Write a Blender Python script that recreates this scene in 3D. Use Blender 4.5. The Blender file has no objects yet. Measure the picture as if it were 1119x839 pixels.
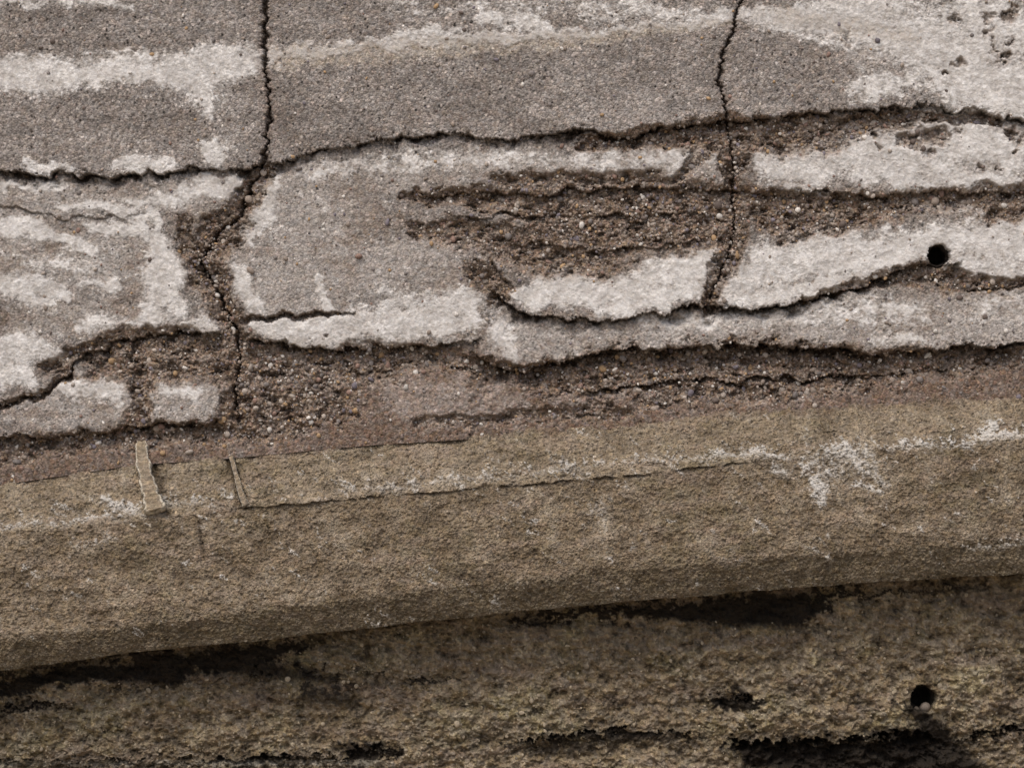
import bpy, math, random
import numpy as np
random.seed(7)
F=np.float32
S=1/250.0      # metres per wall unit (one unit = 4 mm)
ZC=3.0         # height above the beach of the wall-unit origin row 419.5
D=12.0         # camera distance
sc=bpy.context.scene

# ---------------------------------------------------------------- noise
def tab(seed):
    r=np.random.RandomState(seed); a=r.rand(256,256)*2*np.pi
    return np.cos(a).astype(F),np.sin(a).astype(F)
def perlin(x,y,seed):
    gx,gy=tab(seed)
    xf=np.floor(x); yf=np.floor(y)
    xi=xf.astype(np.int32)&255; yi=yf.astype(np.int32)&255
    fx=(x-xf).astype(F); fy=(y-yf).astype(F)
    x1=(xi+1)&255; y1=(yi+1)&255
    u=fx*fx*fx*(fx*(fx*6-15)+10); v=fy*fy*fy*(fy*(fy*6-15)+10)
    a=gx[xi,yi]*fx+gy[xi,yi]*fy
    b=gx[x1,yi]*(fx-1)+gy[x1,yi]*fy
    c=gx[xi,y1]*fx+gy[xi,y1]*(fy-1)
    d=gx[x1,y1]*(fx-1)+gy[x1,y1]*(fy-1)
    ab=a+(b-a)*u; cd=c+(d-c)*u
    return (ab+(cd-ab)*v)*1.5
def fbm(x,y,f,o,seed,g=0.5):
    r=0; a=1.0; t=0
    for i in range(o):
        # rotate every octave to hide the lattice
        c_,s_=math.cos(.6+i*1.1),math.sin(.6+i*1.1)
        r=r+a*perlin((x*c_-y*s_)*f+i*17.3,(x*s_+y*c_)*f+i*9.1,seed+i); t+=a*a; a*=g; f*=2.03
    r=r/math.sqrt(t)
    return r.astype(F)
def ss(a,b,x):
    t=np.clip((x-a)/(b-a),0,1); return t*t*(3-2*t)

# ---------------------------------------------------------------- stroke fields
X0,X1,Y0,Y1=-150,1270,-120,960
def field(): return np.zeros((Y1-Y0,X1-X0),F)
def stroke(R,pts):
    pts=[p if len(p)==4 else (*p,1.0) for p in pts]
    if len(pts)==1: pts=pts*2
    for (xa,ya,ra,sa),(xb,yb,rb,sb) in zip(pts[:-1],pts[1:]):
        m=1.75*max(ra,rb)+2
        ix0=max(0,int(min(xa,xb)-m-X0)); ix1=min(R.shape[1],int(max(xa,xb)+m-X0)+2)
        iy0=max(0,int(min(ya,yb)-m-Y0)); iy1=min(R.shape[0],int(max(ya,yb)+m-Y0)+2)
        if ix1<=ix0 or iy1<=iy0: continue
        yy,xx=np.mgrid[iy0:iy1,ix0:ix1].astype(F); xx+=X0; yy+=Y0
        dx,dy=xb-xa,yb-ya; L=dx*dx+dy*dy
        t=np.clip(((xx-xa)*dx+(yy-ya)*dy)/L,0,1) if L>0 else xx*0
        d=np.hypot(xx-xa-t*dx,yy-ya-t*dy); r=ra+(rb-ra)*t; s=sa+(sb-sa)*t
        v=s*np.clip(1.25-.75*d/r,0,1)
        R[iy0:iy1,ix0:ix1]=np.maximum(R[iy0:iy1,ix0:ix1],v)
def samp(R,x,y):
    x=np.clip(x-X0,0,R.shape[1]-1.01); y=np.clip(y-Y0,0,R.shape[0]-1.01)
    xi=x.astype(np.int32); yi=y.astype(np.int32); fx=x-xi; fy=y-yi
    return (R[yi,xi]*(1-fx)*(1-fy)+R[yi,xi+1]*fx*(1-fy)+R[yi+1,xi]*(1-fx)*fy+R[yi+1,xi+1]*fx*fy).astype(F)

# white lime / salt deposits
W=field()
for s in [
 [(-120,84,20),(0,84,17),(60,80,19),(120,78,15),(170,74,18),(215,82,24),(245,70,20),(290,62,11)],
 [(222,105,10,.9),(228,120,8,.8)],[(-60,4,4,.8),(60,3,5,.8),(140,2,4,.7)],
 [(300,60,9,.85),(340,56,9,.85),(400,50,8,.75),(460,46,7,.75),(520,42,7,.75),(600,38,6,.75),(650,35,6,.75),(720,30,7,.75),(780,24,8,.8),(806,15,8)],
 [(530,25,12,.75),(570,18,10,.75),(600,28,8,.7)],[(420,42,6,.7),(500,32,6,.7)],[(420,10,8,.45),(700,4,8,.5)],[(640,20,9,.5),(760,14,9,.6)],
 [(235,160,12),(236,175,10)],[(130,181,7),(160,180,9),(185,183,5)],[(35,182,6),(70,184,5)],[(240,95,18,.55)],
 [(818,14,10),(850,24,10),(890,20,24),(935,14,30),(980,28,34),(1015,48,34),(1045,72,34),(1080,95,34),(1125,105,32),(1240,110,30)],
 [(1040,20,24,.85),(1090,12,22,.8),(1119,45,28,.8)],[(930,100,12,.75),(970,95,14,.85),(1000,85,10,.7)],[(1045,45,40,.75),(1100,60,40,.75)],
 [(826,174,11),(850,184,20),(885,184,22),(925,162,26),(950,172,30),(1000,168,36,.9),(1050,150,32,.85),(1100,165,34,.85),(1200,165,34)],
 [(985,195,18,.9),(1040,190,16,.85),(1110,200,14,.85)],
 [(780,175,12,.8),(740,165,10,.75)],
 [(790,318,12),(815,303,20),(850,288,28),(900,280,30),(950,280,26),(1000,268,18),(1050,262,18),(1119,262,26),(1200,260,24)],[(805,325,10),(860,322,12),(930,305,12)],[(1010,228,7,.8),(1060,224,8,.8)],
 [(1060,290,16,.7),(1119,295,18,.7)],
 [(565,318,8),(580,322,14),(620,316,20),(655,324,14),(700,313,16),(745,297,24),(775,285,18)],[(660,338,8),(700,330,10),(760,318,10)],
 [(290,200,12),(292,220,18),(285,240,12),(270,262,8,.8)],[(262,300,12,.75),(275,330,12,.8)],
 [(285,358,12),(340,360,14),(390,355,18),(440,348,26),(490,340,26),(520,335,17)],[(350,305,5,.8),(358,330,6,.9),(358,350,8)],[(415,315,6,.7),(440,330,10,.8)],[(300,370,6),(360,372,8)],
 [(-100,208,6,.8),(0,207,6,.8),(60,203,6,.8)],[(150,222,7,.8),(210,210,9,.85),(250,205,18)],[(230,200,12)],
 [(-80,240,10),(0,246,10),(30,250,11),(70,260,7),(100,270,6,.8)],[(60,222,4,.8),(110,228,5,.8),(160,240,7,.8)],
 [(100,250,6,.8),(145,250,8),(165,262,10)],[(172,275,18),(182,300,24),(178,325,22),(158,350,11)],[(195,335,10),(165,230,5)],
 [(-80,312,14),(0,311,13),(45,312,12),(70,318,9)],[(90,312,4,.8),(130,308,6,.85)],[(25,325,6),(60,330,5)],[(0,280,12,.45),(120,290,14,.5)],
 [(-60,385,18),(5,388,18),(35,380,16),(60,392,7,.8)],[(0,410,16),(25,408,10)],[(70,430,8,.75),(110,425,10,.85),(125,435,8,.7)],[(180,425,8,.7),(215,430,8,.7)],
 [(200,358,7),(240,356,8)],[(290,384,5,.6),(330,386,5,.6)],[(85,355,8,.7),(120,350,8,.7)],
 [(548,362,14,.75),(560,385,14,.65)],[(700,352,10,.5),(760,352,12,.5),(850,345,12,.5),(950,338,14,.6),(1000,345,20,.6)],[(960,365,10,.7),(1010,372,8,.7)],[(1080,335,20,.5),(1119,340,20,.5)],
 [(860,205,6,.8),(900,212,5,.8)],[(330,190,10,.5),(420,178,14,.5),(520,170,14,.5),(620,178,12,.55),(700,180,16,.6),(760,180,14,.65)],
]: stroke(W,s)
# paler smooth concrete
P=field()
for s in [
 [(310,200,22),(360,195,26),(420,195,20),(500,188,20),(600,182,18),(700,182,20),(780,180,20)],
 [(290,260,30),(330,240,30),(400,235,22)],[(290,300,35),(350,300,40),(420,290,30),(480,270,18)],[(480,300,30,.9),(500,330,30)],
 [(555,370,26),(600,372,22),(700,362,18),(800,358,20),(900,352,26),(1000,352,34),(1100,345,30),(1240,340,30)],
 [(30,450,20),(90,440,26),(130,440,20)],[(175,442,18),(220,440,20)],
 [(590,315,16),(680,315,18),(760,300,24)],[(440,430,26,.9),(500,440,24,.9),(560,445,20,.8)],[(620,440,16,.7),(690,438,14,.6)],
 [(-100,270,40),(60,280,45),(150,290,40)],[(0,220,20),(120,215,20),(230,210,16)],[(30,350,24),(100,345,20),(180,355,14)],
 [(900,300,20),(1060,270,24),(1119,290,30)],[(1000,170,40),(1119,170,40)],[(960,60,40,.6),(1100,70,50,.7)],
]: stroke(P,s)
# smooth cream render under the top deposit
CR=field()
for s in [[(300,63,12),(400,58,13),(500,50,12),(600,44,11),(650,40,9,.8),(720,34,7,.8),(800,25,6,.8)],[(0,86,10,.6),(200,84,14,.6)],[(850,20,14,.7),(1000,40,16,.7)]]: stroke(CR,s)
# eroded, earthy honeycombed areas
E=field()
for s in [
 [(640,155,8),(720,150,10),(800,143,16),(850,150,20),(910,146,16),(960,132,8),(1020,128,6),(1090,130,6)],[(985,152,9,.8),(1030,150,10,.8)],
 [(440,214,6,.8),(500,214,10,.85),(540,216,14,.9),(590,226,20,.9),(650,228,26,.95),(710,225,26,.95),(770,225,24),(800,220,18)],
 [(600,255,20,.8),(660,255,22,.85),(720,250,24,.85),(770,250,20,.95)],[(450,250,10,.6),(520,255,16,.7),(560,268,22,.8),(610,285,20,.85),(660,285,15,.9)],[(520,290,14,.75),(548,322,12)],[(540,200,8,.7),(640,196,10,.7),(740,195,9,.7),(780,160,10)],
 [(815,215,12),(850,230,22),(890,238,20),(940,232,18),(1000,222,13),(1060,214,11),(1119,214,11),(1220,214,11)],[(860,255,10,.8),(930,250,8,.8)],[(1080,235,10,.8),(1119,232,10,.8)],
 [(289,188,6),(275,205,10),(262,235,18),(235,262,20),(222,285,18),(236,315,16),(250,340,13),(256,375,13),(258,420,15),(262,460,18)],
 [(200,240,8,.7),(215,310,10,.8)],
 [(797,140,11),(801,170,9),(803,210,9),(803,255,11),(797,285,12),(782,315,10),(776,335,8)],
 [(880,330,4,.8),(950,308,7),(1000,300,11),(1030,304,15),(1060,312,9),(1119,308,5)],
 [(50,400,8),(90,385,10),(130,375,13),(170,372,14),(220,385,20,.9),(240,400,20,.9)],[(158,385,14),(152,410,12),(154,440,12),(152,462,12)],[(0,447,3),(40,428,5),(70,410,7)],[(200,405,16,.75),(100,400,12,.7)],
 [(-120,492,14,.8),(0,494,14,.8),(60,488,12,.8),(140,478,12),(210,474,12),(270,470,16),(330,462,14,.8)],
 [(280,400,22,.9),(340,405,28,.9),(400,400,24,.9),(470,390,12),(530,402,10),(600,408,10)],[(300,440,26,.85),(370,445,20,.8)],
 [(600,415,18,.9),(680,408,24,.95),(760,405,26),(840,400,24),(920,404,20),(1000,398,16),(1060,394,13),(1119,390,10),(1250,388,8)],
 [(700,435,12,.85),(780,428,14,.85),(860,422,14,.85),(950,417,9,.85)],[(450,462,8,.7),(560,458,8,.7),(680,448,8,.7)],
 [(265,348,4,.9),(340,345,4,.9),(370,342,3,.9)],
]: stroke(E,s)
rs=np.random.RandomState(3)
for cx_,cy_ in ((1080,40),(1110,20),(1060,75),(985,150),(1015,155),(1040,140),(975,160),(1080,175),(1110,150),(1095,60),(1050,20)):
    for i in range(4):
        stroke(E,[(cx_+rs.normal(0,12),cy_+rs.normal(0,8),rs.uniform(3,8),rs.uniform(.4,.75))])
# white on ledge
WL=field()
for s in [
 [(905,490,9,.7),(925,495,10,.8)],[(940,490,6,.6),(955,512,5,.5)],[(885,518,9,.75),(890,535,10,.85),(892,548,7,.8)],[(905,515,10,.6)],[(935,505,10,.6),(965,535,5,.5)],[(905,512,34,.44)],[(965,490,4,.6),(1000,487,5,.6),(1050,484,4,.7),(1119,474,6,.6),(1200,470,6)],[(845,510,8,.55),(860,518,6,.55)],[(1070,478,5,.75),(1100,470,7,.75)],
 [(0,578,4,.55),(40,574,4,.55),(90,570,4,.55),(130,562,5,.6),(155,555,7,.7)],[(120,548,6,.55),(150,560,5,.7)],[(180,550,5,.6),(210,548,4,.5),(240,550,4,.5)],
 [(370,536,4,.45),(440,532,5,.45),(480,528,5,.45),(560,520,4,.47),(600,514,4,.45),(700,505,4,.45),(790,498,5,.55),(860,495,5,.6)],[(600,500,6,.45),(620,505,5,.45)],
 [(655,560,16,.38),(660,580,12,.38)],[(545,660,6,.6)],[(900,610,4,.7)],[(1119,592,5,.5),(1050,600,4,.5)],[(90,600,4,.5),(130,590,4,.5)],[(930,528,3,.8),(960,540,3,.6)]
]: stroke(WL,s)
for i in range(260):
    x=rs.uniform(-100,1230); stroke(WL,[(x,np.interp(x,[0,1119],[540,450])+rs.uniform(-30,180),rs.uniform(1.5,3.4),rs.uniform(.35,.9))])
for i in range(160):   # flecks along the arris
    x=rs.uniform(-100,1230); stroke(WL,[(x,np.interp(x,[0,560,1119],[578,525,480])+rs.normal(0,9)-4,rs.uniform(1.5,3.2),rs.uniform(.4,.95))])
# black algae, lower wall, plus painted-in shade under the ledge edge
B=field()
for s in [
 [(-100,757,13),(0,750,11),(60,740,12),(160,728,14),(250,716,12),(330,707,8,.9)],[(150,728,16),(190,737,13,.85)],[(240,722,13,.75),(330,737,14,.65),(370,742,10,.65)],
 [(640,672,5,.8),(690,667,8),(740,666,11),(790,666,17),(840,666,22),(875,668,20),(895,660,10)],[(560,678,5,.8),(640,672,5,.8)],
 [(785,768,10),(805,762,12),(825,770,8)],[(770,778,5,.7)],
 [(810,822,12),(860,825,22),(930,830,26),(1000,820,26),(1030,830,30),(1060,860,30)],[(1000,775,9,.9),(1005,795,15),(1010,815,18)],[(985,770,6,.7),(1030,800,10)],
 [(560,818,6,.55),(620,808,8,.6),(680,806,11,.65),(730,802,8,.65),(760,808,6,.6)],[(600,822,8,.5),(650,818,10,.6)],[(380,828,12),(410,824,11),(435,820,6)],[(0,777,5,.7),(35,770,7,.75),(60,772,4,.7)],
 [(1060,806,4),(1119,796,4),(1200,790,4)],[(455,748,5,.6),(500,740,4,.6)],[(340,760,14,.6),(390,765,10,.55)],[(900,838,14),(960,850,20)],[(250,838,10,.7),(330,830,6,.7)],[(830,655,5),(960,648,4,.7),(1060,640,4,.6)],[(1119,700,12,.4)],[(1080,640,10,.6)],[(200,800,20,.38)],[(480,790,16,.38)],[(700,720,20,.36)]
]: stroke(B,s)

# ---------------------------------------------------------------- break lines
def line(pts): a=np.array(pts,float); return a[:,0],a[:,1]
C1=line([(-800,196),(0,188),(60,189),(120,191),(180,187),(240,186),(275,183),(300,176),(340,168),(360,162),(400,155),(440,150),(480,147),(520,148),(560,150),(600,146),(640,143),(660,147),(690,149),(720,142),(760,135),(800,131),(850,127),(900,124),(960,120),(1010,115),(1060,117),(1119,132),(2000,120)])
C4=line([(440,212),(500,210),(540,207),(590,213),(640,205),(700,203),(760,207),(800,205),(870,210),(950,213),(1050,206),(1119,213),(1300,213)])
C5=line([(535,318),(548,328),(570,339),(600,345),(650,350),(700,345),(740,338),(780,335),(830,339),(880,329),(930,319),(965,301),(1000,291),(1030,288),(1060,286)])
C5b=line([(1035,318),(1070,318),(1119,311),(1400,305)])
C6=line([(510,378),(530,397),(570,407),(610,394),(650,386),(700,379),(760,379),(830,376),(870,379),(930,383),(965,389),(1010,381),(1060,376),(1119,372),(1600,360)])
C7=line([(262,345),(300,345),(340,342),(385,340)])
C7b=line([(262,374),(330,377),(400,380),(470,377),(530,368)])
C8=line([(-800,480),(0,445),(30,432),(70,410),(95,386),(130,371),(165,365),(250,362)])
C8b=line([(-800,500),(0,476),(50,480),(110,470),(160,465),(210,464),(255,460)])
C9=line([(540,262),(600,270),(660,272),(720,268),(780,262)])
C10=line([(480,240),(560,232),(640,238),(720,233),(790,236)])
C11=line([(600,428),(680,424),(760,418),(840,412),(930,410),(1060,402)])
C12=line([(-400,225),(0,224),(60,236),(120,240),(170,232)])
C2=line([(-200,288),(0,290),(50,289),(90,292),(130,295),(165,290),(185,285),(205,272),(235,262),(250,242),(270,226),(290,218),(310,232),(335,245),(360,257),(400,261),(430,255),(470,262)])
C3=line([(-200,820),(0,811),(35,800),(60,790),(90,786),(115,793),(135,797),(170,801),(200,802),(250,803),(280,797),(310,782),(335,775)])
FAR=3200
def lg(pts):
    p=list(pts); sl0=-0.075
    p=[(-FAR,p[0][1]-sl0*FAR)]+p+[(FAR,p[-1][1]+sl0*(FAR-1119))]
    return line(p)
L0=lg([(0,516),(150,494),(250,487),(400,473),(560,463),(700,452),(850,440),(1000,431),(1119,423)])
L1=lg([(0,584),(150,570),(265,556),(400,544),(560,531),(700,518),(800,507),(900,494),(1000,487),(1119,479)])
L2=lg([(0,703),(200,679),(400,653),(560,634),(700,621),(850,608),(1119,588)])
L3=lg([(0,734),(150,713),(300,698),(450,681),(560,669),(700,656),(850,643),(1000,633),(1119,626)])

# ---------------------------------------------------------------- grids
DX=3.5e-3
dense=np.arange(-2.40,2.40,DX)
g=[];a=2.40;st=DX
while a<10: st=min(st*1.12,0.12); a+=st; g.append(a)
g=np.array(g)
U=np.concatenate([-g[::-1],dense,g]).astype(np.float64)

def make_mesh(name,Xw,Yw,Zw,cols,agg,mat):
    R,C=Xw.shape
    me=bpy.data.meshes.new(name)
    co=np.stack([Xw,Yw,Zw],-1).reshape(-1,3).astype(F)
    idx=np.arange(R*C,dtype=np.int32).reshape(R,C)
    q=np.stack([idx[:-1,:-1],idx[1:,:-1],idx[1:,1:],idx[:-1,1:]],-1).reshape(-1)
    n=len(q)//4
    me.vertices.add(R*C); me.vertices.foreach_set('co',co.ravel())
    me.loops.add(len(q)); me.loops.foreach_set('vertex_index',q)
    me.polygons.add(n)
    me.polygons.foreach_set('loop_start',np.arange(0,len(q),4,dtype=np.int32))
    me.update(calc_edges=True)
    me.polygons.foreach_set('use_smooth',np.ones(n,bool))
    ca=me.attributes.new('col','FLOAT_COLOR','POINT')
    rgba=np.concatenate([np.clip(cols,0.004,.8).reshape(-1,3),agg.reshape(-1,1)],1).astype(F)
    ca.data.foreach_set('color',rgba.ravel())
    me.materials.append(mat)
    ob=bpy.data.objects.new(name,me); sc.collection.objects.link(ob)
    return ob

# ---------------------------------------------------------------- materials
def concrete_mat(name,vs,bump_d,rough,contrast,peb,hue=.03,sat=.6):
    m=bpy.data.materials.new(name); m.use_nodes=True; nt=m.node_tree; N=nt.nodes; Lk=nt.links
    b=N['Principled BSDF']; b.inputs['Roughness'].default_value=rough
    b.inputs['Specular IOR Level'].default_value=0.2
    at=N.new('ShaderNodeAttribute'); at.attribute_name='col'
    tc=N.new('ShaderNodeTexCoord')
    def math_(op,a,bb=None,c=None):
        n=N.new('ShaderNodeMath'); n.operation=op
        for i,v in enumerate((a,bb,c)):
            if v is None: continue
            if isinstance(v,(int,float)): n.inputs[i].default_value=v
            else: Lk.new(v,n.inputs[i])
        return n.outputs[0]
    def noise(s,d,r=0.6):
        n=N.new('ShaderNodeTexNoise'); n.inputs['Scale'].default_value=s; n.inputs['Detail'].default_value=d; n.inputs['Roughness'].default_value=r
        Lk.new(tc.outputs['Object'],n.inputs['Vector']); return n
    def vor(s):
        n=N.new('ShaderNodeTexVoronoi'); n.inputs['Scale'].default_value=s
        Lk.new(tc.outputs['Object'],n.inputs['Vector']); return n
    v1=vor(vs); v2=vor(vs*0.45); n1=noise(45,4,.72)
    sp=N.new('ShaderNodeSeparateColor'); Lk.new(v1.outputs['Color'],sp.inputs[0])
    sp2=N.new('ShaderNodeSeparateColor'); Lk.new(v2.outputs['Color'],sp2.inputs[0])
    agg=at.outputs['Alpha']
    g1=math_('SUBTRACT',math_('POWER',sp.outputs[0],1.6),0.38)
    g1=math_('MULTIPLY',g1,math_('MULTIPLY',agg,contrast))
    g2=math_('MULTIPLY',math_('SUBTRACT',n1.outputs['Fac'],0.5),math_('ADD',math_('MULTIPLY',agg,1.2),0.5))
    sel=math_('GREATER_THAN',sp2.outputs[1],1-peb)
    rad=math_('LESS_THAN',v2.outputs['Distance'],0.36)
    pb=math_('MULTIPLY',math_('MULTIPLY',sel,rad),agg)
    sel2=math_('LESS_THAN',sp2.outputs[1],0.09)
    pt=math_('MULTIPLY',math_('MULTIPLY',sel2,math_('LESS_THAN',v2.outputs['Distance'],0.33)),agg)
    f=math_('ADD',math_('ADD',1.0,g1),g2)
    f=math_('ADD',f,math_('MULTIPLY',pb,0.8))
    f=math_('SUBTRACT',f,math_('MULTIPLY',pt,0.55))
    f=math_('MAXIMUM',f,0.12)
    sc_=N.new('ShaderNodeVectorMath'); sc_.operation='SCALE'
    Lk.new(at.outputs['Color'],sc_.inputs[0]); Lk.new(f,sc_.inputs['Scale'])
    hs=N.new('ShaderNodeHueSaturation')
    Lk.new(sc_.outputs[0],hs.inputs['Color'])
    Lk.new(math_('ADD',math_('MULTIPLY',sp.outputs[2],hue),0.5-hue/2),hs.inputs['Hue'])
    Lk.new(math_('ADD',math_('MULTIPLY',sp2.outputs[0],sat),1.02-sat/2),hs.inputs['Saturation'])
    Lk.new(hs.outputs[0],b.inputs['Base Color'])
    hgt=math_('ADD',math_('MULTIPLY',math_('SUBTRACT',0.5,v1.outputs['Distance']),math_('MULTIPLY',agg,0.8)),math_('MULTIPLY',n1.outputs['Fac'],1.3))
    bp=N.new('ShaderNodeBump'); bp.inputs['Distance'].default_value=bump_d; bp.inputs['Strength'].default_value=0.75
    Lk.new(hgt,bp.inputs['Height']); Lk.new(bp.outputs[0],b.inputs['Normal'])
    return m
M_up=concrete_mat('weathered_concrete',125,0.0055,0.92,0.85,0.07)
M_led=concrete_mat('encrusted_concrete',110,0.011,0.95,0.6,0.015,.012,.25)
M_low=concrete_mat('tidal_concrete',85,0.010,0.9,0.6,0.02,.015,.4)

def C(*c): return np.array(c,F)
def cmix(col,c,t): return col+(c-col)*t[...,None]

# ---------------------------------------------------------------- upper wall
xs=U/S+559.5
l0=np.interp(xs,*L0)
tops=-40.0
fary=-330+ (290)*np.linspace(0,1,60,endpoint=False)
PY=np.concatenate([np.repeat(fary[:,None],len(xs),1), tops+(l0[None,:]+14-tops)*np.linspace(0,1,600)[:,None]],0).astype(F)
PX=np.repeat(xs[None,:],PY.shape[0],0).astype(F)
wxa=fbm(PX,PY,0.018,3,11); wya=fbm(PX,PY,0.022,4,21)
fine1=fbm(PX,PY,0.06,5,31,.62); fine2=fbm(PX,PY,0.055,6,41,.6)
wx=PX+wxa*8+fine1*7; wy=PY+wya*6+fine2*4.5
nA=fbm(PX,PY,0.05,5,51,.6)
nB=fbm(PX,PY,0.16,4,61,.75)
nC=fbm(PX*0.25,PY,0.035,4,71)
nL=fbm(PX,PY,0.007,3,81)
nD=fbm(PX,PY,0.35,2,301,.8)
nM=fbm(PX*.7,PY,0.02,5,311,.65)
nS=fbm(PX*.35,PY,0.05,5,321,.7)
w_=samp(W,wx+fine2*5,wy+fine1*3); p_=samp(P,wx,wy); e_=samp(E,wx,wy); c_r=samp(CR,wx,wy)
out=ss(0,140,np.maximum(np.maximum(-80-PX,PX-1200),-60-PY))
w_=np.maximum(w_, out*ss(.1,.6,nC*1.2+nL)*.8); p_=np.maximum(p_,out*.4); 
Wr=w_+nA*.20+nB*.20+nC*.14+nD*.08+nS*.16
Wm=ss(.28,.78,Wr)*ss(0,.15,w_)
Wsp=ss(.15,.9,nB*.6+nA*.35+nS*.6)*ss(.05,.4,p_*.9+w_)*.8
haze=ss(-.05,.6,w_+nM*.25)
Pm=ss(.2,.8,p_+nA*.25+nB*.1)
Er=e_+nA*.28+nB*.2+nD*.08
Em=ss(.26,.66,Er)*ss(.02,.2,e_)
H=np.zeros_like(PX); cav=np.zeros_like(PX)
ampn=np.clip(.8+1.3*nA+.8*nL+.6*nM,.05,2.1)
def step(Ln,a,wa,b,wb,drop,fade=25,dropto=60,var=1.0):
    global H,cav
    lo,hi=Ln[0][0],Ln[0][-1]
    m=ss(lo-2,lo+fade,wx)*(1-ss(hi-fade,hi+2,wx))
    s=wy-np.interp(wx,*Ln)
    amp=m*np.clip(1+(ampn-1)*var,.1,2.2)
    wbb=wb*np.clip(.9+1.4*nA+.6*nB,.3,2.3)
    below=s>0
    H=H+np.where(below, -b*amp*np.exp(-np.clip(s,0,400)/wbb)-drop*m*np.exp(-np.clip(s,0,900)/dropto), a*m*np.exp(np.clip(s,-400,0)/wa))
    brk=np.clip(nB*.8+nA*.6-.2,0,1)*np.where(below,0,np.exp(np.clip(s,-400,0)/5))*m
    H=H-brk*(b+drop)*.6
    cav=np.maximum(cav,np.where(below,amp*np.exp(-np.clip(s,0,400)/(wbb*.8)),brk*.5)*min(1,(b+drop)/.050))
step(C1,.004,30,.044,5,.018,dropto=400,var=1.15)
step(C4,.004,20,.026,7,.012,60,dropto=40,var=1.2)
step(C9,.004,16,.024,6,.010,40,dropto=30,var=1.3)
step(C10,.003,16,.024,5,.006,40,dropto=30,var=1.4)
step(C11,.003,12,.030,6,.006,40,dropto=30,var=1.4)
step(C12,.002,12,.010,4,.003,30,dropto=20,var=1.4)
step(C5,.012,26,.055,6,.018,14,dropto=80,var=.7)
step(C5b,.004,12,.016,4,.008,30,dropto=60)
step(C6,.010,22,.060,10,.030,14,dropto=400,var=.8)
step(C7,.004,12,.022,4,.004,12,dropto=20)
step(C7b,.006,20,.028,7,.020,20,dropto=70)
step(C8,.006,20,.042,6,.012,20,dropto=30)
step(C8b,.008,20,.044,7,.018,20,dropto=200)
def vcrack(Ln,wd,dep,y1):
    global H,cav
    jag=fbm(PX*.3,PY,0.08,5,91,.72)*4
    d=np.abs(PX+jag-np.interp(PY,*Ln)); m=1-ss(y1-15,y1+10,PY)
    w2=wd*np.clip(1+1.3*fbm(PX*.05,PY,0.035,4,95,.8)+.7*nB,.2,3)
    k=np.exp(-(d/np.maximum(w2,.6))**2)*m
    H=H-dep*k-.006*np.exp(-d/6)*m; cav=np.maximum(cav,np.clip(k*1.1,0,1))
    return np.exp(-d/8)*m
kk=np.maximum(vcrack(C2,1.9,.045,465),vcrack(C3,1.3,.036,335)*.8)
# erosion relief: honeycombed lumps and pits
H=H-Em*(0.014+0.012*np.clip(e_,0,1))+Em*(nA*.012+nB*.010+nD*.004)
lump=np.abs(fbm(PX,PY,0.04,4,101,.6)); pits=ss(.15,.7,-fbm(PX*.8,PY*1.3,0.06,4,105,.65))
H=H-Em*(0.35-lump)*0.018-Em*pits*.022
H=H+(1-Em)*(nB*0.0018+nA*0.0028+nD*.0012)+Wm*0.0025+nL*.006+nC*.002
hx,hy,hr=1027,279,12
dd=np.hypot(PX-hx+nB*2,PY-hy+nA*2.5)
hole=1-ss(hr-1.2,hr+.6,dd); H=H*(1-hole)-0.22*hole
H=H-0.012*np.exp(-np.clip(dd-hr,0,99)/6)*(1-hole)
# colour
grey=cmix(np.broadcast_to(C(.200,.178,.162),PX.shape+(3,)),C(.315,.285,.263),ss(-.7,.8,nA*.45+nC*.5+nL*.4+nM*.5))
zone2=ss(-4,6,wy-np.interp(wx,*C1))
grey=grey*(1-0.06*zone2*(1-Pm))[...,None]
col=cmix(grey,C(.37,.34,.315),Pm*.75)
col=cmix(col,C(.41,.38,.352),haze*.4)
col=cmix(col,C(.40,.355,.305),ss(.3,.8,c_r+nA*.2)*.85)
wc=cmix(np.broadcast_to(C(.50,.478,.455),PX.shape+(3,)),C(.76,.745,.725),ss(-.5,.7,nA*.6+nB*.5))
col=cmix(col,wc,np.clip(Wm*.88+Wsp*.6,0,1)*(1-.55*ss(.3,.8,c_r+nA*.2)*(1-zone2)*ss(280,310,PX)))
stain=ss(-.1,.7,fbm(PX*.6,PY,0.022,5,111,.6)+.10)*zone2
col=cmix(col,C(.19,.148,.118),stain*.55*(1-Wm*.75))
col=cmix(col,C(.16,.125,.10),ss(.0,.9,fbm(PX,PY,0.012,4,115,.6))*(1-zone2)*.3*(1-Wm*.8))
halo=ss(.02,.5,e_+nA*.25)
col=cmix(col,C(.185,.138,.105),halo*.6*(1-Wm*.4))
ecol=cmix(np.broadcast_to(C(.105,.074,.054),PX.shape+(3,)),C(.29,.23,.185),ss(-.6,.6,nB*.45+nA*.45+nD*.25))
ecol=cmix(ecol,C(.050,.034,.024),pits*.7)
col=cmix(col,ecol,Em*.87*(1-Wm*.2))
bz=ss(0,12,wy-np.interp(wx,*C6))*ss(515,560,wx)+ss(0,12,wy-np.interp(wx,*C7b))*(1-ss(515,560,wx))*ss(255,275,wx)
bz=np.maximum(bz,ss(0,10,wy-np.interp(wx,*C8b))*(1-ss(250,270,wx)))
lc=cmix(np.broadcast_to(C(.16,.115,.088),PX.shape+(3,)),C(.27,.22,.19),np.clip(Pm+nA*.4,0,1))
col=cmix(col,lc,np.clip(bz,0,1)*(1-Em)*.85)
col=cmix(col,C(.14,.098,.072),kk*.5)
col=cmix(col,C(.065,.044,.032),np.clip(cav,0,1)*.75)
col=cmix(col,C(.02,.016,.013),hole)
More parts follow.
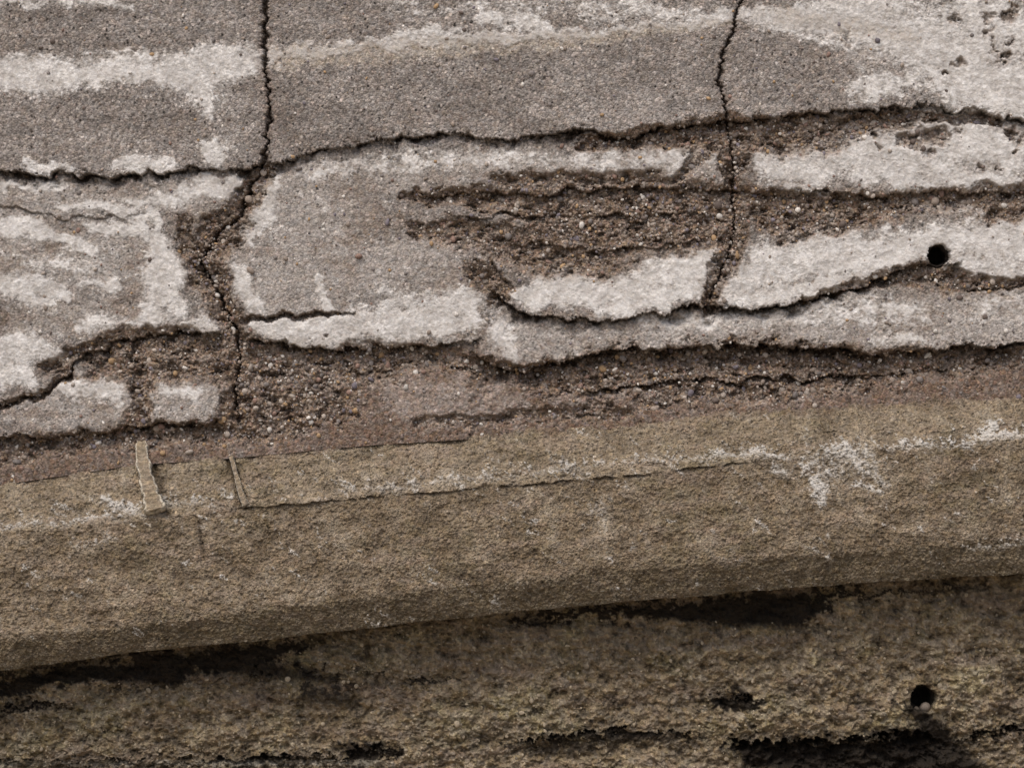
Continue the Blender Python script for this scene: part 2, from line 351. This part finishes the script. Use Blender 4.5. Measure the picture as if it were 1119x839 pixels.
agg=np.clip(1-.75*Wm-.25*Pm-.3*ss(.3,.8,c_r),0.1,1)
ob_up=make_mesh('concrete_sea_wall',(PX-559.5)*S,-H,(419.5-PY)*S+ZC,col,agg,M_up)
upx=(PX-559.5)*S; upz=(419.5-PY)*S+ZC; upy=-H
prob=(Em*(.25+1.0*np.clip(e_,0,1))+.06*(1-Wm)*(1-Em)+.02)*(PX>-60)*(PX<1180)*(PY>-30)*(1-hole)
prob*=(1+.6*ss(-6,4,wy-np.interp(wx,*C1)))
prob=prob.ravel().astype(np.float64); 
cs=np.cumsum(prob); pick=np.searchsorted(cs,np.random.RandomState(5).rand(9000)*cs[-1])
peb_pos=np.stack([upx.ravel()[pick],upy.ravel()[pick],upz.ravel()[pick]],-1)
# ---------------------------------------------------------------- ledge
l1=np.interp(xs,*L1); l2=np.interp(xs,*L2); l3=np.interp(xs,*L3)
xf_=xs.astype(F)
arr=(fbm(xf_,xf_*0+5,0.02,5,121,.6)*1.6)
l3=l3+arr; l2=l2-arr*.5; l0w=l0+fbm(xf_,xf_*0+9,0.025,6,125,.72)*5
p0,p1,p2,p3=-0.07,0.11,0.245,0.200
nt_,nf_,nb_=95,150,44
t=np.linspace(0,1,nt_,endpoint=False)[:,None]; A=l0w+(l1-l0w)*t; Ap=p0+(p1-p0)*t**.9+0*l0
t=np.linspace(0,1,nf_,endpoint=False)[:,None]; Bq=l1+(l2-l1)*t; Bp=p1+(p2-p1)*t+0*l0
t=np.linspace(0,1,nb_)[:,None]; Cq=l2+(l3-l2)*t; Cp=p2+(p3-p2)*t+0*l0
t=np.linspace(0,1,14)[1:,None]; Dq=l3-t*6+0*l3; Dp=p3-(p3+.12)*t+0*l0
QY=np.concatenate([A,Bq,Cq,Dq],0).astype(F); QP=np.concatenate([Ap,Bp,Cp,Dp],0).astype(F)
nund=13
QX=np.repeat(xs[None,:],QY.shape[0],0).astype(F)
a1=np.interp(QX,*L1); a2=np.interp(QX,*L2)
under=np.zeros_like(QX); under[-nund:]=1; SY=QY.copy(); SY[-nund:]+=np.linspace(0,30,nund)[:,None]
mA=fbm(QX,SY,0.05,5,131,.6); mB=fbm(QX,SY,0.2,4,141,.75); mL=fbm(QX,SY,0.008,3,151); mC=fbm(QX*.25,SY+QX*.085,0.06,4,161); mD=fbm(QX,SY,0.22,3,171,.8); mM=fbm(QX,SY,.025,5,175,.65)
ww=samp(WL,QX+mA*14+mB*8,SY+mB*7+mA*6+mM*4)
s=SY-a1+mA*2.5
lipm=(ss(190,300,QX)*(1-ss(760,860,QX))*.8+.12)*np.clip(.65+1.6*mA+1.2*mM,.08,1.3)
crust=np.abs(mD)*.009+np.clip(mB,-1,1)*.0055-ss(.35,.8,mB*.6+mM*.6)*.006
hq=QP+crust+mA*.007+mL*.012+mC*.004+mM*.008
hq=hq+np.where(s<0,.009*lipm*np.exp(np.clip(s,-200,0)/14),-.011*lipm*np.exp(-np.clip(s,0,300)/4))
ed=np.minimum(np.abs(SY-np.interp(QX,*L3)),99); chips=np.clip(mA*.8+mB*.5-.15,0,1)
hq=hq-(.008*np.exp(-ed/4)+.03*chips*np.exp(-ed/7))*(1-under)
e2=np.abs(SY-a2+mA*3); hq=hq-.006*np.exp(-e2/7)
def lcrack_or_shade(pts,wd,dep):
    global hq
    px_,py_=line(pts); d=np.abs(QX+mA*2-np.interp(SY,py_,px_)); m=ss(py_[0]-3,py_[0]+3,SY)*(1-ss(py_[-1]-3,py_[-1]+3,SY))
    k=np.exp(-(d/wd)**2)*m; hq=hq-dep*k; return k
k1=lcrack_or_shade([(216,562),(222,575),(228,612)],2.,.010)
k2=lcrack_or_shade([(244,489),(258,520),(269,556)],6,.026)
batten_shade=lcrack_or_shade([(162,489),(171,520),(188,566)],5,.018)  # batten's shade on its right side, carved as a groove and painted dark
k3=lcrack_or_shade([(893,438),(903,495)],1.2,.006)
k4=lcrack_or_shade([(176,568),(182,600)],1.5,.003)
moss=ss(.15,.7,mL+mA*.6)
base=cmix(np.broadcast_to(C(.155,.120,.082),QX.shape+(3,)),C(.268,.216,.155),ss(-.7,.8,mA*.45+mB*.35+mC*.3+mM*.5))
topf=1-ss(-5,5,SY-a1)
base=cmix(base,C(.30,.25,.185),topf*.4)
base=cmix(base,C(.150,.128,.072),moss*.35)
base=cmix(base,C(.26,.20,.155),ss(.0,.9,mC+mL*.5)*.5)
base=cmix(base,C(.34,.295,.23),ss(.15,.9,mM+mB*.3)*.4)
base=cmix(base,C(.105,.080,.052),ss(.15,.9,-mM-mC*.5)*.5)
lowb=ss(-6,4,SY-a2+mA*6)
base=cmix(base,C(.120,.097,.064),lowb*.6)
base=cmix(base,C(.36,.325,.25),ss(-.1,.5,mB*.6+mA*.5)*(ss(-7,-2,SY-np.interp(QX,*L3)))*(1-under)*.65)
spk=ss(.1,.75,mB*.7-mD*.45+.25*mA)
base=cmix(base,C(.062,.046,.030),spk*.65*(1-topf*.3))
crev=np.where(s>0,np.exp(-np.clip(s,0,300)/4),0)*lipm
base=cmix(base,C(.07,.052,.034),np.clip(crev*.7+np.maximum(np.maximum(k1,np.maximum(k2,batten_shade)),np.maximum(k3*.5,k4*.4)),0,1)*.8)
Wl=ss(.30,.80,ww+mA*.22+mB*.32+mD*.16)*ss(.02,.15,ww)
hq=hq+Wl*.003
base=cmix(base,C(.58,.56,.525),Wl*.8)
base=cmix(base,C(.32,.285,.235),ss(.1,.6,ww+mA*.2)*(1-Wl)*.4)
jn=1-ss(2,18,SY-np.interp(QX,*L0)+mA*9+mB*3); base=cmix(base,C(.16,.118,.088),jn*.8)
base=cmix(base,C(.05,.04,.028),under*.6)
fac=1-np.clip(QP,-.1,.3)/D
LX=(QX-559.5)*S; LZ=(419.5-QY)*S*fac+ZC
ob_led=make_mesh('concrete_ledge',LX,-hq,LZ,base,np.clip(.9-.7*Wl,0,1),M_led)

# ---------------------------------------------------------------- lower wall
ytop=l3-14; nlow=300; ybot=905.
yb=np.maximum(ybot,ytop+40)
RY=np.concatenate([ytop+(yb-ytop)*np.linspace(0,1,nlow)[:,None],yb+(1175-yb)*np.linspace(0,1,60)[1:,None]],0).astype(F)
RX=np.repeat(xs[None,:],RY.shape[0],0).astype(F)
qA=fbm(RX,RY*1.3,0.045,5,171,.62); qB=fbm(RX,RY,0.13,4,181,.72); qL=fbm(RX,RY*1.4,0.012,4,191,.6); qC=fbm(RX*.2,RY+RX*.03,0.05,4,201); qD=fbm(RX,RY,.35,2,205,.8); qM=fbm(RX,RY*1.5,.022,5,207,.65)
bx=RX+qA*18+qB*10; by=RY+qL*5+qA*9+qB*7
bb=samp(B,bx,by); Bm=ss(.24,.72,bb+qA*.24+qB*.22+qD*.10)*ss(.02,.2,bb)
hr_=-.02+qL*.024+qA*.015+qB*.009+qC*.010+qD*.002+qM*.012
bil=np.abs(fbm(RX,RY*1.2,0.035,4,211,.6)); hr_=hr_+(.3-bil)*.022
cv=np.zeros_like(RX)
def lstep(pts,a,b,wb,fade=20):
    global hr_,cv
    Ln=line(pts); lo,hi=Ln[0][0],Ln[0][-1]
    m=ss(lo-2,lo+fade,bx)*(1-ss(hi-fade,hi+2,bx)); s_=by-np.interp(bx,*Ln)
    wv=wb*np.clip(1+1.2*qA,.4,2); m2=m*np.clip(.8+1.4*qA,.05,1.7)
    hr_=hr_+np.where(s_>0,-b*m2*np.exp(-np.clip(s_,0,500)/wv),a*m*np.exp(np.clip(s_,-500,0)/18))
    cv=np.maximum(cv,np.where(s_>0,m2*np.exp(-np.clip(s_,0,500)/(wv*.7)),0))
lstep([(540,815),(620,806),(700,797),(790,806)],.008,.024,7,50)
lstep([(770,765),(800,758),(835,765)],.012,.045,8)
lstep([(1030,808),(1119,795),(1400,785)],.012,.035,7)
lstep([(800,812),(860,808),(960,806),(1010,800),(1040,806)],.018,.07,40)
lstep([(-400,800),(0,778),(40,765),(90,776)],.008,.025,6)
lstep([(-200,838),(100,832),(330,830),(440,815)],.01,.03,8)
lstep([(90,760),(220,742),(390,735),(500,745)],.006,.015,7,50)
hx2,hy2=1010,764
dd2=np.hypot((RX-hx2)/1.05+qB*2,RY-hy2+qA*3)
hole2=1-ss(14-1.5,14+.8,dd2)
hr_=hr_*(1-hole2)-.20*hole2+.02*np.exp(-((dd2-20)/7)**2)*(RY<775)
lo_=cmix(np.broadcast_to(C(.125,.098,.066),RX.shape+(3,)),C(.285,.230,.158),ss(-.6,.7,qA*.5+qB*.35+qM*.35))
lo_=cmix(lo_,C(.43,.37,.255),ss(.1,.9,qB*.5+qL*.4+qM*.4+qD*.2)*.65)
lo_=cmix(lo_,C(.21,.185,.105),ss(.1,.8,qL-.4*qA)*.35)
lo_=cmix(lo_,C(.20,.155,.122),ss(.0,.8,qC-qL*.4)*.5)
lo_=cmix(lo_,C(.035,.027,.019),ss(.15,.75,-qA*.5-qB*.45-qM*.4)*.85)
lo_=cmix(lo_,C(.03,.023,.017),np.clip(cv,0,1)*.7)
lo_=cmix(lo_,C(.010,.0075,.006),Bm*.94)
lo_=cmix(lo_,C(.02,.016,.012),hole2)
lw=ss(.3,.9,np.exp(-((RY-834)/5)**2)*(RX<430)+qB*.4-.15)
lo_=cmix(lo_,C(.36,.33,.27),lw*.5)
ob_low=make_mesh('tidal_wall_base',(RX-559.5)*S,-hr_,(419.5-RY)*S+ZC,lo_,np.clip(.8-.6*Bm,0,1),M_low)

# ---------------------------------------------------------------- pebbles (single mesh)
def ico(sub):
    import bmesh
    bm=bmesh.new(); bmesh.ops.create_icosphere(bm,subdivisions=sub,radius=1)
    v=np.array([x.co[:] for x in bm.verts]); f=np.array([[q.index for q in p.verts] for p in bm.faces]); bm.free(); return v,f
def scatter(name,pos,rad,colr,flat,mat,seed):
    r=np.random.RandomState(seed); v,f=ico(2)
    n=len(pos); nv=len(v)
    sca=np.stack([r.uniform(.75,1.3,n),r.uniform(flat,flat+.3,n),r.uniform(.65,1.1,n)],-1)*rad[:,None]
    V=v[None]*(1+.16*np.sin(v[None][...,[1,2,0]]*r.uniform(1,3,(n,1,3))+r.uniform(0,6,(n,1,3))))
    V=V*sca[:,None,:]
    a=r.uniform(0,2*np.pi,n); ca,sa=np.cos(a)[:,None],np.sin(a)[:,None]
    Vx=V[...,0]*ca-V[...,2]*sa; Vz=V[...,0]*sa+V[...,2]*ca
    Vt=np.stack([Vx,V[...,1],Vz],-1)+pos[:,None,:]
    Ft=(f[None]+np.arange(n)[:,None,None]*nv).reshape(-1)
    me=bpy.data.meshes.new(name); me.vertices.add(n*nv); me.vertices.foreach_set('co',Vt.astype(F).ravel())
    me.loops.add(len(Ft)); me.loops.foreach_set('vertex_index',Ft.astype(np.int32)); me.polygons.add(len(Ft)//3)
    me.polygons.foreach_set('loop_start',np.arange(0,len(Ft),3,dtype=np.int32)); me.update(calc_edges=True)
    me.polygons.foreach_set('use_smooth',np.ones(len(Ft)//3,bool))
    c=np.repeat(np.concatenate([colr,np.ones((n,1))],1)[:,None,:],nv,1).astype(F)
    at=me.attributes.new('col','FLOAT_COLOR','POINT'); at.data.foreach_set('color',c.ravel())
    me.materials.append(mat); ob=bpy.data.objects.new(name,me); sc.collection.objects.link(ob); return ob
mp=bpy.data.materials.new('pebble_stone'); mp.use_nodes=True; N=mp.node_tree.nodes; Lk=mp.node_tree.links
b=N['Principled BSDF']; b.inputs['Roughness'].default_value=.75
at=N.new('ShaderNodeAttribute'); at.attribute_name='col'; tc=N.new('ShaderNodeTexCoord')
nz=N.new('ShaderNodeTexNoise'); nz.inputs['Scale'].default_value=180; nz.inputs['Detail'].default_value=2; Lk.new(tc.outputs['Object'],nz.inputs['Vector'])
mr=N.new('ShaderNodeMapRange'); mr.inputs['To Min'].default_value=.45; mr.inputs['To Max'].default_value=1.5; Lk.new(nz.outputs['Fac'],mr.inputs[0])
vm=N.new('ShaderNodeVectorMath'); vm.operation='SCALE'; Lk.new(at.outputs['Color'],vm.inputs[0]); Lk.new(mr.outputs[0],vm.inputs['Scale']); Lk.new(vm.outputs[0],b.inputs['Base Color'])
r=np.random.RandomState(9); n=len(peb_pos)
pal=np.array([[.17,.15,.14],[.25,.205,.17],[.33,.285,.245],[.13,.10,.085],[.33,.22,.12],[.54,.51,.47],[.16,.14,.16],[.23,.15,.12]])
pc=pal[r.choice(len(pal),n,p=[.17,.2,.18,.12,.07,.11,.07,.08])]*r.uniform(.8,1.3,(n,1))
rad=np.clip(np.exp(r.normal(np.log(.0046),.45,n)),.0022,.016)
rad[:18]=r.uniform(.012,.018,18)
peb_pos[:,1]-=rad*.15
scatter('pebbles',peb_pos,rad,pc,.5,mp,1)
cand=(np.clip(qB+.3*qL,0,1)*(1-Bm)*(RX>-50)*(RX<1170)*(RY<870)*(RY>np.interp(RX,*L3)+4)*(1-hole2)).ravel().astype(np.float64)
nb=1500
cs=np.cumsum(cand); pk=np.searchsorted(cs,r.rand(nb)*cs[-1])
bp_=np.stack([((RX-559.5)*S).ravel()[pk],-hr_.ravel()[pk],((419.5-RY)*S+ZC).ravel()[pk]],-1)
bc=np.array([[.30,.25,.18]])*r.uniform(.5,1.4,(nb,1))
scatter('barnacles',bp_,np.clip(np.exp(r.normal(np.log(.0045),.4,nb)),.002,.012),bc,.4,mp,2)

# ---------------------------------------------------------------- battens lying across the ledge
def surf(px,py):
    j=int(np.argmin(np.abs(xs-px))); i=int(np.argmin(np.abs(QY[:nt_+nf_,j]-py)))
    return np.array([LX[i,j],-(QP[i,j]),LZ[i,j]])
def batten(name,pts,hgt,seed,mat,bright):
    r=np.random.RandomState(seed); n=70
    pa=np.array(pts,float); tt=np.linspace(0,1,n); tk=np.linspace(0,1,len(pa))
    px=np.interp(tt,tk,pa[:,0]); py=np.interp(tt,tk,pa[:,1]); wv=np.interp(tt,tk,pa[:,2])*S*.5
    P3=np.array([surf(a,b_) for a,b_ in zip(px,py)])
    k=np.ones(9)/9
    for c in range(3):
        P3[:,c]=np.convolve(np.pad(P3[:,c],4,mode='edge'),k,'valid')
    verts=[];faces=[];cols=[]
    m=16; wn=np.convolve(r.randn(n+4),np.ones(5)/2.2,'valid')
    for i in range(n):
        T=P3[min(i+1,n-1)]-P3[max(i-1,0)]; T/=np.linalg.norm(T)
        Nn=np.cross(np.array([1,0,0.]),T); Nn/=np.linalg.norm(Nn)
        if Nn[1]>0: Nn=-Nn
        Sd=np.cross(T,Nn)
        wob=1+.12*wn[i]
        for q in range(m):
            a=2*np.pi*q/m; cx=np.sign(np.cos(a))*abs(np.cos(a))**.4; cy=np.sign(np.sin(a))*abs(np.sin(a))**.4
            sh=1.0 if 0<i<n-1 else .6
            dip=-.25*(1-abs(cx))*(cy>0)
            p=P3[i]+Sd*cx*wv[i]*wob*sh+Nn*((cy+dip)*hgt*.5*sh+hgt*.35)+r.randn(3)*.0012
            verts.append(tuple(p))
            c=np.array([.27,.22,.16])*(r.uniform(.6,1.25)) 
            if abs(cx)>.75 and cy>-.5: c=np.array([.56,.51,.42])*bright*r.uniform(.65,1.1)
            cols.append((*c,.6))
    for i in range(n-1):
        for q in range(m):
            faces.append((i*m+q,i*m+(q+1)%m,(i+1)*m+(q+1)%m,(i+1)*m+q))
    faces.append(tuple(range(m))[::-1]); faces.append(tuple((n-1)*m+q for q in range(m)))
    me=bpy.data.meshes.new(name); me.from_pydata(verts,[],faces); 
    at=me.attributes.new('col','FLOAT_COLOR','POINT'); at.data.foreach_set('color',np.array(cols,F).ravel())
    for p in me.polygons: p.use_smooth=True
    me.materials.append(mat); ob=bpy.data.objects.new(name,me); sc.collection.objects.link(ob); return ob
batten('timber_batten',[(152,486,13),(156,508,15),(162,528,16),(168,546,17),(175,563,21)],.060,1,M_led,1.0)
batten('timber_batten.001',[(250,494,4),(258,518,5),(265,540,6),(272,555,9)],.030,2,M_led,.6)

# drain pipes lining the two weep holes, and stones in the lower one
def pipe(name,px,py,ro,ri,y0,y1,colr):
    m=40; vs=[];fs=[]
    cx,cz=(px-559.5)*S,(419.5-py)*S+ZC
    for rr,yy in ((ro,y1),(ro,y0),(ri,y0),(ri,y1)):
        for q in range(m):
            a=2*np.pi*q/m; w=1+.05*math.sin(3*a+px)+.03*math.sin(7*a); vs.append((cx+rr*w*math.cos(a),yy,cz+rr*w*math.sin(a)))
    for k in range(3):
        for q in range(m): fs.append((k*m+q,k*m+(q+1)%m,(k+1)*m+(q+1)%m,(k+1)*m+q))
    me=bpy.data.meshes.new(name); me.from_pydata(vs,[],fs)
    at=me.attributes.new('col','FLOAT_COLOR','POINT'); at.data.foreach_set('color',np.tile(np.array([*colr,.8],F),len(vs)))
    for p in me.polygons: p.use_smooth=True
    me.materials.append(M_low); ob=bpy.data.objects.new(name,me); sc.collection.objects.link(ob)
pipe('drain_pipe',1027,279,.050,.042,.07,.21,(.03,.024,.02))
pipe('drain_pipe.001',1010,764,.056,.048,.08,.2,(.03,.025,.02))
o=scatter('lodged_stones',np.array([[(1013-559.5)*S,.05,(419.5-774)*S+ZC],[(1004-559.5)*S,.06,(419.5-776)*S+ZC]]),np.array([.022,.014]),np.array([[.17,.14,.115],[.10,.08,.06]]),.8,mp,4)

# ---------------------------------------------------------------- promenade on top, beach at the foot
def simple(name,c1,c2,scale):
    m=bpy.data.materials.new(name); m.use_nodes=True; N=m.node_tree.nodes; Lk=m.node_tree.links
    tc=N.new('ShaderNodeTexCoord'); nz=N.new('ShaderNodeTexNoise'); nz.inputs['Scale'].default_value=scale; nz.inputs['Detail'].default_value=10
    Lk.new(tc.outputs['Object'],nz.inputs['Vector']); cr=N.new('ShaderNodeValToRGB'); cr.color_ramp.elements[0].position=.35; cr.color_ramp.elements[1].position=.65
    cr.color_ramp.elements[0].color=(*c1,1); cr.color_ramp.elements[1].color=(*c2,1); Lk.new(nz.outputs['Fac'],cr.inputs[0])
    b=N['Principled BSDF']; b.inputs['Roughness'].default_value=.9; Lk.new(cr.outputs[0],b.inputs['Base Color'])
    bp=N.new('ShaderNodeBump'); bp.inputs['Distance'].default_value=.02; Lk.new(nz.outputs['Fac'],bp.inputs['Height']); Lk.new(bp.outputs[0],b.inputs['Normal']); return m
def boxo(name,x0,x1,y0,y1,z0,z1,m):
    vs=[(x,y,z) for x in(x0,x1) for y in(y0,y1) for z in(z0,z1)]
    fs=[(0,1,3,2),(4,6,7,5),(0,4,5,1),(2,3,7,6),(0,2,6,4),(1,5,7,3)]
    me=bpy.data.meshes.new(name); me.from_pydata(vs,[],fs); me.materials.append(m); ob=bpy.data.objects.new(name,me); sc.collection.objects.link(ob); return ob
boxo('promenade',-10,10,-.06,6,ZC+3.0,ZC+3.15,simple('promenade_concrete',(.2,.19,.17),(.32,.30,.28),6))
me=bpy.data.meshes.new('ground'); me.from_pydata([(-400,-400,0),(400,-400,0),(400,400,0),(-400,400,0)],[],[(0,1,2,3)]); me.materials.append(simple('beach_sand',(.20,.16,.115),(.33,.275,.205),3))
ob=bpy.data.objects.new('ground',me); sc.collection.objects.link(ob)

# ---------------------------------------------------------------- light
w=bpy.data.worlds.new('World'); sc.world=w; w.use_nodes=True; nt=w.node_tree
sky=nt.nodes.new('ShaderNodeTexSky'); sky.sky_type='NISHITA'; sky.sun_disc=False
el=math.radians(58); az=math.radians(205)
sky.sun_elevation=el; sky.sun_rotation=az; sky.air_density=1.0; sky.dust_density=5.0; sky.ozone_density=.5
nt.links.new(sky.outputs[0],nt.nodes['Background'].inputs[0]); nt.nodes['Background'].inputs[1].default_value=.148
sd=bpy.data.lights.new('sun','SUN'); sd.energy=1.5; sd.angle=math.radians(22); sd.color=(1,.955,.90)
so=bpy.data.objects.new('sun',sd); sc.collection.objects.link(so)
from mathutils import Vector
d=Vector((math.sin(az)*math.cos(el),math.cos(az)*math.cos(el),math.sin(el)))
so.rotation_euler=d.to_track_quat('Z','Y').to_euler()
# ---------------------------------------------------------------- camera
cd=bpy.data.cameras.new('camera'); cam=bpy.data.objects.new('camera',cd); sc.collection.objects.link(cam)
cam.location=(0,-D,ZC); cam.rotation_euler=(math.radians(90),0,0)
cd.sensor_width=36; cd.lens=36*D/(1119*S); cd.clip_end=1500; sc.camera=cam
sc.view_settings.view_transform='Standard'; sc.view_settings.look='None'; sc.view_settings.exposure=0
